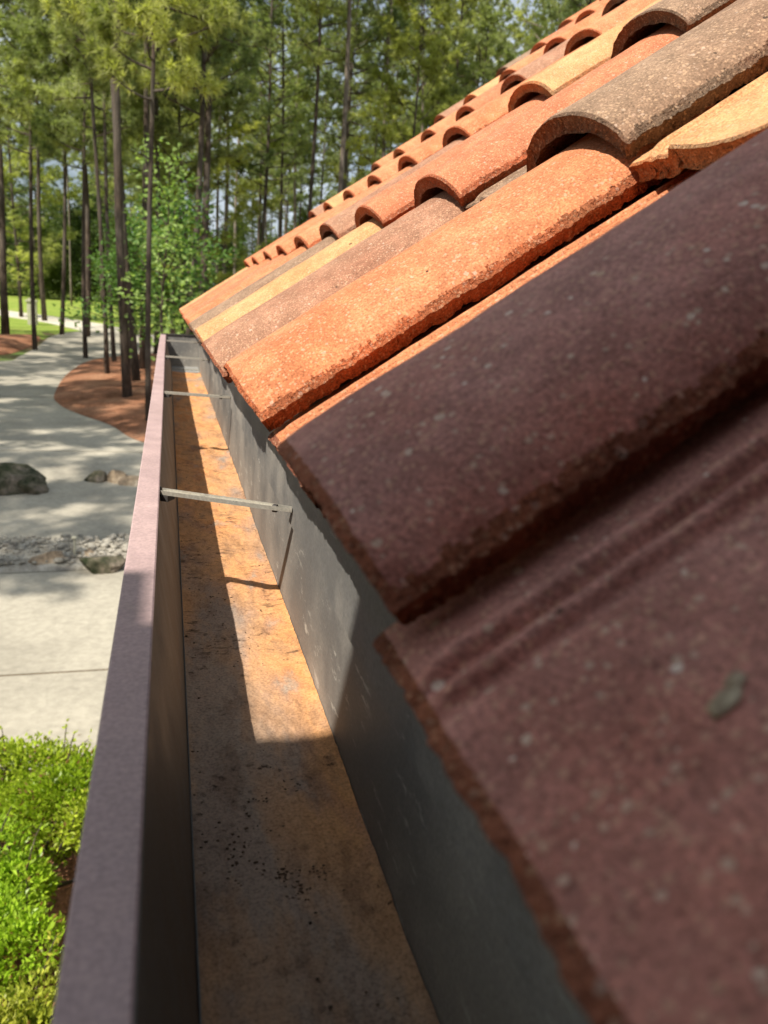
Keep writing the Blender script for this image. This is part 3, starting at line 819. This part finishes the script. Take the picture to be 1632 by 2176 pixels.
def tile_mesh(seed, mat, edge_mat, nu=96, nl=90, pan_mat=None):
    r = np.random.default_rng(seed)
    LEN = 0.405; TH = 0.0135
    u = np.concatenate([np.linspace(0, 0.008, 8, endpoint=False), np.linspace(0.008, 0.186, int(nu * .62), endpoint=False), np.linspace(0.186, 0.292, int(nu * .2), endpoint=False), np.linspace(0.292, 0.353, int(nu * .34))])
    l = np.concatenate([np.linspace(0, 0.008, 5, endpoint=False), np.linspace(0.008, LEN, nl)])
    U, Lg = np.meshgrid(u, l, indexing='ij'); a, b_ = U.shape
    H = prof(U)
    H = H - (prof(U, 1.0) - prof(U, 0.0)) * np.exp(-(Lg / 0.010) ** 2) * 0.85
    # nibbled outline at the butt and along the foot, fine swell everywhere
    pn = np.stack([U, Lg, np.zeros_like(U)], -1)
    ed = np.exp(-Lg / 0.006); ef = np.exp(-U / 0.004)
    jag = fbm(pn, 230, seed, 3); jag2 = fbm(pn, 300, seed + 40, 3)
    Lg2 = Lg + ed * (0.0006 * jag) + 0.0007 * ed * fbm(np.stack([U, U * 0, U * 0], -1), 28, seed + 7, 3)
    U2 = U + ef * (0.0012 * jag2 - 0.001)
    H2 = H + 0.0006 * fbm(pn, 22, seed + 9, 3) + 0.0008 * np.exp(-U / 0.006) * fbm(pn, 420, seed + 15, 2) - (ed + ef).clip(0, 1) ** 2 * (0.0020 + 0.0005 * jag)
    # local frame: x down-up slope (Lg), y across (U), z normal
    top = np.stack([Lg2, U2, H2], -1)
    nrm_t = np.gradient(prof(u), u)
    nn = np.stack([-nrm_t, np.ones_like(nrm_t)], -1); nn /= np.linalg.norm(nn, axis=1)[:, None]
    nn = nn.clip(-0.85, 1)
    bot = top.copy()
    rough_b = 0.0012 * fbm(pn, 60, seed + 20, 2)
    bot[..., 1] -= nn[:, 0][:, None] * TH * 0.7
    bot[..., 2] -= (TH * (0.55 + 0.45 * np.abs(nn[:, 1])))[:, None] + rough_b
    bot[..., 0] += ed * 0.001
    V = np.concatenate([top.reshape(-1, 3), bot.reshape(-1, 3)]); n = a * b_
    idx = np.arange(n).reshape(a, b_)
    Q = np.stack([idx[:-1, :-1], idx[:-1, 1:], idx[1:, 1:], idx[1:, :-1]], -1).reshape(-1, 4)
    top_f = Q[:, ::-1]; bot_f = Q + n
    # rims, subdivided so their broken faces have relief
    def rim(line, flip, inward):
        m_ = 6; base = V[line]; low = V[line + n]; rows = [line]
        nonlocal_V = []
        for k in range(1, m_):
            t_ = k / m_; P = base * (1 - t_) + low * t_
            P = P + inward * (0.0012 * fbm(P, 330, seed, 3)[:, None] + 0.0022 * math.sin(math.pi * t_) ** 0.5)
            nonlocal_V.append(P)
        return nonlocal_V
    Fs = [top_f, bot_f]; fm = [np.zeros(len(top_f), int), np.full(len(bot_f), 1)]
    # face material: pan zone may take another tint
    if pan_mat is not None:
        uc = u[:-1].repeat(b_ - 1); fm[0] = np.where(uc > 0.183, 2, 0)
    allV = [V]; cnt = len(V)
    for line, inward, flip in ((idx[:, 0], np.array([1, 0, 0]), False), (idx[0, :], np.array([0, 1, 0]), True), (idx[-1, :], np.array([0, -1, 0]), False), (idx[:, -1], np.array([-1, 0, 0]), True)):
        mids = rim(line, flip, inward); rows = [line]
        for P in mids:
            allV.append(P); rows.append(np.arange(cnt, cnt + len(P))); cnt += len(P)
        rows.append(line + n)
        for r0, r1 in zip(rows[:-1], rows[1:]):
            q_ = np.stack([r0[:-1], r0[1:], r1[1:], r1[:-1]], -1)
            if flip: q_ = q_[:, ::-1]
            Fs.append(q_); fm.append(np.full(len(q_), 1))
    # the worn strip of top face next to broken edges shows the raw body
    uc = u[:-1].repeat(b_ - 1); lc = np.tile(l[:-1], a - 1)
    wob = 0.0008 * fbm(np.stack([uc * 0, lc, lc * 0], -1), 300, seed + 77, 3)
    fm[0] = np.where((uc < 0.0024 + wob) | (lc < 0.0028 + wob * 0.8), 1, fm[0])
    mats = [mat, edge_mat] + ([pan_mat] if pan_mat is not None else [])
    return mesh_np('roof_tile', np.concatenate(allV), Fs, mats, np.concatenate(fm), True)

# colour of each column, course by course (None = blended at random)
scheme = {
    (0, 0): 'brown', (0, -1): 'brown', (0, 1): 'orange', (0, 2): 'pinkish', (0, 3): 'yellow', (0, 4): 'gray', (0, 5): 'orange', (0, 6): 'terracotta', (0, 7): 'orange', (0, 8): 'terracotta',
    (1, 0): 'yellow', (1, 1): 'gray', (1, 2): 'terracotta', (1, 3): 'terracotta', (1, 4): 'pinkish', (1, 5): 'buff', (1, 6): 'orange', (1, 7): 'buff', (1, 8): 'orange',
    (2, 1): 'orange', (2, 2): 'gray', (2, 3): 'yellow', (2, 4): 'orange', (2, 5): 'orange', (2, 6): 'buff', (2, 7): 'buff',
    (3, 2): 'buff', (3, 3): 'orange', (3, 4): 'buff', (3, 5): 'pinkish', (3, 6): 'terracotta', (3, 7): 'buff',
    (4, 4): 'gray', (4, 5): 'gray', (4, 6): 'orange', (4, 7): 'buff',
}
names = {'orange': 'bright orange', 'terracotta': 'terracotta red', 'pinkish': 'pinkish brown', 'yellow': 'sandy yellow', 'gray': 'grey brown', 'buff': 'buff orange', 'brown': 'dark purplish brown'}
cache = {}
rt = random.Random(3)
basis = Matrix(((WT[0], 0, NT[0]), (0, 1, 0), (WT[2], 0, NT[2])))
tile_parent = roof
for k in range(9):
    for c in range(-2, 10):
        if k >= 4 and c < 2: continue
        if k >= 2 and c < 0: continue
        if k >= 6 and c < 4: continue
        colr = scheme.get((k, c)) or rt.choice(['orange', 'terracotta', 'buff', 'orange', 'gray', 'pinkish', 'yellow'])
        near = (k, c) in ((0, 0), (0, 1), (0, -1), (0, 2), (1, 1), (1, 2), (1, 0), (2, 2))
        pan = None
        if (k, c) == (0, 0): pan = 'orange'
        if (k, c) == (1, 0): pan = 'yellow'
        if near:
            me = tile_mesh(100 + k * 20 + c, TM[colr], TE[colr], 200, 260, TM[pan] if pan else None)
        else:
            key = (colr, (c + k) % 3)
            if key not in cache:
                cache[key] = tile_mesh(300 + len(cache), TM[colr], TE[colr], 72, 60)
            me = cache[key]
        p = O0 + STEP * k
        yy = FOOT0 + PER * c + (0.006 if c >= 1 else 0.004 if c == 0 else 0)
        o = link('roof_tile', me, tile_parent, label=names[colr] + ' tile')
        jx = rt.uniform(-0.003, 0.003) if not (k == 0 and c < 1) else (-0.005 if c < 0 else 0.002); jr = rt.uniform(-0.006, 0.006)
        o.matrix_world = Matrix.Translation((p[0] + WT[0] * jx, yy + (rt.uniform(-.002, .002)), p[2] + WT[2] * jx - 0.013 * max(0, yy - 0.6))) @ (basis.to_4x4() @ Matrix.Rotation(jr, 4, 'Z'))

# fascia, soffit, walls, gable end, added light blockers behind the camera
XW = 0.116
mb = MB(); mb.box((XW + 0.006, -6, -0.34), (XW + 0.030, Y_FAR - 0.05, -0.105)); link('fascia', mb.mesh('fascia', [M_fascia]), house)
mb = MB(); mb.box((XW + 0.031, -6, -0.335), (0.60, Y_FAR - 0.05, -0.322)); link('soffit', mb.mesh('soffit', [M_fascia]), house)
mb = MB(); mb.box((0.602, -6, GZ - .1), (0.80, Y_FAR - 0.3, -0.20)); link('wall', mb.mesh('wall', [M_wall]), house)
mb = MB()   # gable end wall
ga = [O0 + SD * u + ND * -0.09 for u in (0.65, 4.3)]
y1 = Y_FAR - 0.3
mb.add([(0.81, y1, GZ - .1), (6.8, y1, GZ - .1), (6.8, y1, -0.2), (ga[1][0], y1, ga[1][2] - .1), (0.81, y1, ga[0][2]),
        (0.81, y1 - .15, GZ - .1), (6.8, y1 - .15, GZ - .1), (6.8, y1 - .15, -0.2), (ga[1][0], y1 - .15, ga[1][2] - .1), (0.81, y1 - .15, ga[0][2])],
       np.array([(0, 4, 3, 2, 1)])); mb.add(np.zeros((0, 3)), np.zeros((0, 4), int))
link('gable_wall', mb.mesh('gable_wall', [M_wall]), house)
# unseen blocks added out of frame to cast shade over the near tiles
YW = -0.20
def blocker_top(y0): return (y0 - YW) / 0.398 * 0.796
T1 = blocker_top(0.336); TS = T1 / 0.796
T2 = blocker_top(0.425)
xs = -0.120 - 0.4575 * (0.425 - YW) / 0.398
M_blocker = speckled('blocker_brown', [(0.35, (0.060, 0.045, 0.038)), (0.65, (0.085, 0.065, 0.055))], 3, 90, bdist=0.002)
mb = MB(); mb.box((xs, YW - 0.16, GZ - .1), (3.4, YW, T1)); link('shade_blocker', mb.mesh('shade_blocker', [M_blocker]), house)
mb = MB(); mb.box((0.11 - 0.4575 * (0.36 - YW) / 0.398, YW - 0.16, T1 + 0.001), (3.4, YW - 0.0005, blocker_top(0.36))); link('shade_blocker_upper', mb.mesh('shade_blocker_upper', [M_blocker]), house)  # added higher block that keeps the upper dark barrel in shade
mb = MB(); mb.box((xs - 2.2, YW - 0.16, GZ - .1), (xs - 0.001, YW - 0.0005, T2)); link('shade_blocker_side', mb.mesh('shade_blocker_side', [M_blocker]), house)  # added taller block that steps the shadow edge on the lip
mb = MB(); mb.box((-1.3, YW + 0.001, GZ - .1), (-0.40, 0.05, 0.50)); link('sky_blocker', mb.mesh('sky_blocker', [M_blocker]), house)  # unseen block added to cut sky light on the near gutter

# ------------------------------------------------------------------ gutter
gut = thing('rain_gutter', 'long brown box gutter under the tiles with orange silt inside', 'gutter', (0, 0, 0))
GY0, GY1 = YW + 0.002, 3.24
ZL, ZF = -0.19, -0.312
XI, XO, XF, XB = -0.0098, -0.0305, 0.0110, 0.1140
def extrude(profile, y0, y1, ny=1, wob=0.0, seed=0):
    """a folded sheet: closed profile polygon swept along the gutter"""
    P = np.array(profile, float); n = len(P); ys = np.linspace(y0, y1, ny + 1)
    V = np.concatenate([np.c_[P[:, 0] + wob * vnoise(np.array([[0, y * 1.3, seed * 1.0]]))[0], np.full(n, y), P[:, 1] + wob * vnoise(np.array([[5, y * 1.7, seed * 1.0]]))[0]] for y in ys])
    F = [(i * n + j, i * n + (j + 1) % n, (i + 1) * n + (j + 1) % n, (i + 1) * n + j) for i in range(ny) for j in range(n)]
    return V, np.array(F)[:, ::-1]
def gut_part(name, profile, mt, y0=GY0, y1=GY1, ny=60, wob=0.0, seed=0, smooth=False):
    mb = MB(); V, F = extrude(profile, y0, y1, ny, wob, seed); mb.add(V, F)
    return link(name, mb.mesh(name, [mt], smooth), gut)
t_ = 0.0015
gut_part('lip', [(XO, ZL - 0.0005), (XO + 0.001, ZL), (XI - 0.001, ZL), (XI, ZL - 0.0008), (XI, ZL - 0.0035), (XI - t_, ZL - 0.0035), (XI - t_, ZL - 0.0030), (XO + t_, ZL - 0.004), (XO + t_, ZL - 0.016), (XO, ZL - 0.016)], M_lip, ny=60, wob=0.0008, seed=1)
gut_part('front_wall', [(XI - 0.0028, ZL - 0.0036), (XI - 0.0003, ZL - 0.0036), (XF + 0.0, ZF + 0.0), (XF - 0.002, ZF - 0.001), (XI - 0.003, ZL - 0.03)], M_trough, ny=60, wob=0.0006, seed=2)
gut_part('trough_floor', [(XF - 0.0015, ZF - 0.0005), (XB + 0.0015, ZF - 0.0005), (XB + 0.0015, ZF - 0.002), (XF - 0.0015, ZF - 0.002)], M_floor)
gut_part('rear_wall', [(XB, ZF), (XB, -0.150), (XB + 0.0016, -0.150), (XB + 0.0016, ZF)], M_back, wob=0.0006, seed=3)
gut_part('drip_edge', [(XB - 0.0030, -0.2115), (XB - 0.0018, -0.2125), (XB - 0.0006, -0.2115), (XB - 0.0006, -0.104), (0.20, -0.052), (0.20, -0.050), (XB - 0.0030, -0.1025)], M_back, wob=0.0005, seed=4)
mb = MB(); mb.box((XO + .004, GY1, ZF - .002), (XB, GY1 + 0.0015, ZL - 0.001)); link('end_cap', mb.mesh('end_cap', [M_back]), gut)
mb = MB(); mb.box((XO + .004, GY1 - 0.004, ZL - .001), (XB, GY1 + 0.006, ZL + 0.004)); link('end_rim', mb.mesh('end_rim', [M_dark]), gut)
mb = MB()
for i in range(1):
    mb.box((XF + 0.002, 3.10, ZF + 0.0002), (XB - 0.001, 3.12, ZF + 0.003))
link('seam', mb.mesh('seam', [M_strap]), gut)

def strap(p0, p1):
    """hidden-hanger strap: a channel with turned-up edges, rivets and a hooked front end"""
    p0 = np.array(p0); p1 = np.array(p1); d = p1 - p0; L = np.linalg.norm(d[:2]); ang = math.atan2(d[1], d[0])
    mb = MB(); w = 0.0054
    n_ = 10
    sec = [(-w, 0.004), (-w + 0.0009, 0.004), (-w + 0.0009, 0.0010), (w - 0.0009, 0.0010), (w - 0.0009, 0.004), (w, 0.004), (w, 0), (-w, 0)]
    xs_ = np.linspace(0, L, n_)
    V = []
    for i, x_ in enumerate(xs_):
        sc = 1.0 if x_ < L * 0.8 else 1.0 - 0.45 * (x_ - L * 0.8) / (L * 0.2)
        for (a_, b__) in sec: V.append((x_, a_ * sc, b__ - 0.0))
    F = [(i * 8 + j, i * 8 + (j + 1) % 8, (i + 1) * 8 + (j + 1) % 8, (i + 1) * 8 + j) for i in range(n_ - 1) for j in range(8)]
    mb.add(V, F)
    mb.tube([(L * .33, 0, 0.0), (L * .33, 0, 0.0032)], [.0024, .0018], 10)
    o = link('strap', mb.mesh('strap', [M_strap]), gut); o.location = p0; o.rotation_euler = (0, 0, ang)
    hk = MB(); hk.box((-0.004, -w - 0.0012, -0.006), (0.012, w + 0.0012, -0.0004)); hk.box((-0.004, -w - 0.001, -0.0004), (-0.002, w + 0.001, 0.005))
    h = link('hook', hk.mesh('hook', [M_dark]), o)
    nl = MB(); nl.tube([(L - 0.016, 0, 0.001), (L + 0.0005, 0, 0.001)], [.0022, .0022], 8); nl.tube([(L - 0.020, 0, 0.001), (L - 0.016, 0, 0.001)], [.0040, .0040], 6)
    link('screw', nl.mesh('screw', [M_dark]), o)
strap((XI + 0.001, 0.757, ZL - 0.006), (XB - .003, 0.687, ZL - 0.004))
strap((XI + 0.001, 1.50, ZL - 0.006), (XB - .003, 1.46, ZL - 0.004))
strap((XI + 0.001, 2.28, ZL - 0.006), (XB - .003, 2.24, ZL - 0.004))
strap((XI + 0.001, 2.95, ZL - 0.006), (XB - .003, 2.93, ZL - 0.004))

# silt lying on the gutter floor
xs_ = np.linspace(XF + 0.001, XB - 0.0005, 90); ys_ = np.linspace(GY0 + 0.01, 3.10, 1800)
X, Y = np.meshgrid(xs_, ys_, indexing='ij')
P3 = np.stack([X, Y * 0.45, X * 0], -1)
hgt = 0.0022 + 0.0020 * fbm(P3, 22, 3, 3) + 0.0007 * fbm(np.stack([X, Y, X * 0], -1), 160, 9, 2)
# crosswise ripples where the silt has dried further along
rip = np.clip((Y - 0.95) / 0.25, 0, 1) * np.clip((2.8 - Y) / 0.3, 0, 1)
hgt += rip * 0.0034 * np.abs(np.sin(Y * 46 + 3 * vnoise(P3, 20, 8))) ** 3 * (0.5 + 0.5 * vnoise(P3, 9, 4))
hgt += 0.0022 * np.exp(-(XB - X) / 0.008) + 0.0012 * np.exp(-(X - XF) / 0.005)
hgt -= 0.006 * np.clip((Y - 2.98) / 0.1, 0, 1)
Vs = np.stack([X, Y, ZF + np.maximum(hgt, -0.0015)], -1).reshape(-1, 3)
ii = np.arange(X.size).reshape(X.shape)
Fq = np.stack([ii[:-1, :-1], ii[1:, :-1], ii[1:, 1:], ii[:-1, 1:]], -1).reshape(-1, 4)
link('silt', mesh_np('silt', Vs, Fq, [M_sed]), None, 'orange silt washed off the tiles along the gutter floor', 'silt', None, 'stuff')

# crumbs and grit lying in the silt
M_crumb = speckled('dark_crumbs', [(0.4, (0.06, 0.042, 0.03)), (0.6, (0.16, 0.105, 0.07))], 60, 400, bdist=0.001)
cv = []; cf = []; n = 0
def crumbs(cx_, cy_, sx, sy, k, smin, smax):
    global n
    for i in range(k):
        s = rng.uniform(smin, smax)
        x = np.clip(rng.normal(cx_, sx), XF + .003, XB - .003); y = rng.normal(cy_, sy)
        if y < GY0 + .02: continue
        V = ICO1[0] * (1 + 0.25 * rng.normal(size=(len(ICO1[0]), 1))) * s * np.array([1.3, 0.9, 0.6]) + (x, y, ZF + 0.0028 + s * .3)
        cv.append(V); cf.append(ICO1[1] + n); n += len(V)
for (x, y, sx, sy, k) in [(0.045, 0.38, .010, .016, 26), (0.030, 0.36, .006, .012, 14), (0.05, 0.62, .02, .03, 20), (0.06, 0.9, .03, .12, 40), (0.05, 0.75, .02, .05, 30)]:
    crumbs(x, y, sx, sy, k, 0.0003, 0.0009)
for (x0_, y0_, rr_, k_) in [(0.062, 0.350, 0.005, 70), (0.064, 0.337, 0.0035, 36), (0.080, 0.350, 0.004, 44), (0.040, 0.366, 0.007, 44), (0.030, 0.352, 0.004, 26), (0.052, 0.42, 0.004, 20), (0.074, 0.43, 0.005, 24)]:
    for q in range(k_ // 2):
        a_ = rng.uniform(0, 6.28); crumbs(x0_ + rr_ * math.cos(a_) * 1.2, y0_ + rr_ * math.sin(a_ * 0.8), 0.0014, 0.0022, 1, 0.00025, 0.0008)
crumbs(0.06, 0.9, 0.03, 0.6, 70, 0.0004, 0.0010)
crumbs(0.05, 0.35, 0.03, 0.12, 30, 0.0003, 0.0010)
crumbs(0.018, 0.5, 0.003, 0.25, 30, 0.0004, 0.0011)
link('debris', mesh_np('debris', np.concatenate(cv), np.concatenate(cf), [M_crumb]), None, 'dark crumbs and grit scattered on the silt', 'debris', None, 'stuff')

# lichen crumb lying on the wide dark tile pan
M_lichen = speckled('lichen_crumb', [(0.4, (0.30, 0.23, 0.16)), (0.6, (0.52, 0.46, 0.33))], 60, 300, bdist=0.001)
def on_roof(px, py, h):
    r = CAM @ np.array([px - 816.0, -(py - 1088.0), -FPX]); o = O0 + NT * h
    return r * ((NT @ o) / (NT @ r))
pl = on_roof(1540, 1490, 0.001)
V = np.concatenate([ICO2[0] * (1 + 0.25 * vnoise(ICO2[0], 2.3, 5)[:, None]) * (0.0048, 0.0026, 0.0010), ICO2[0] * (1 + 0.25 * vnoise(ICO2[0], 2.3, 6)[:, None]) * (0.0028, 0.002, 0.0010) + (0.0050, 0.001, 0.0002)])
F = np.concatenate([ICO2[1], ICO2[1] + len(ICO2[0])])
o = link('lichen_crumb', mesh_np('lichen_crumb', V, F, [M_lichen]), None, 'small green grey crumb of lichen on the broad dark tile pan', 'debris')
o.matrix_world = Matrix.Translation(tuple(pl)) @ basis.to_4x4() @ Matrix.Rotation(0.3, 4, 'Z')
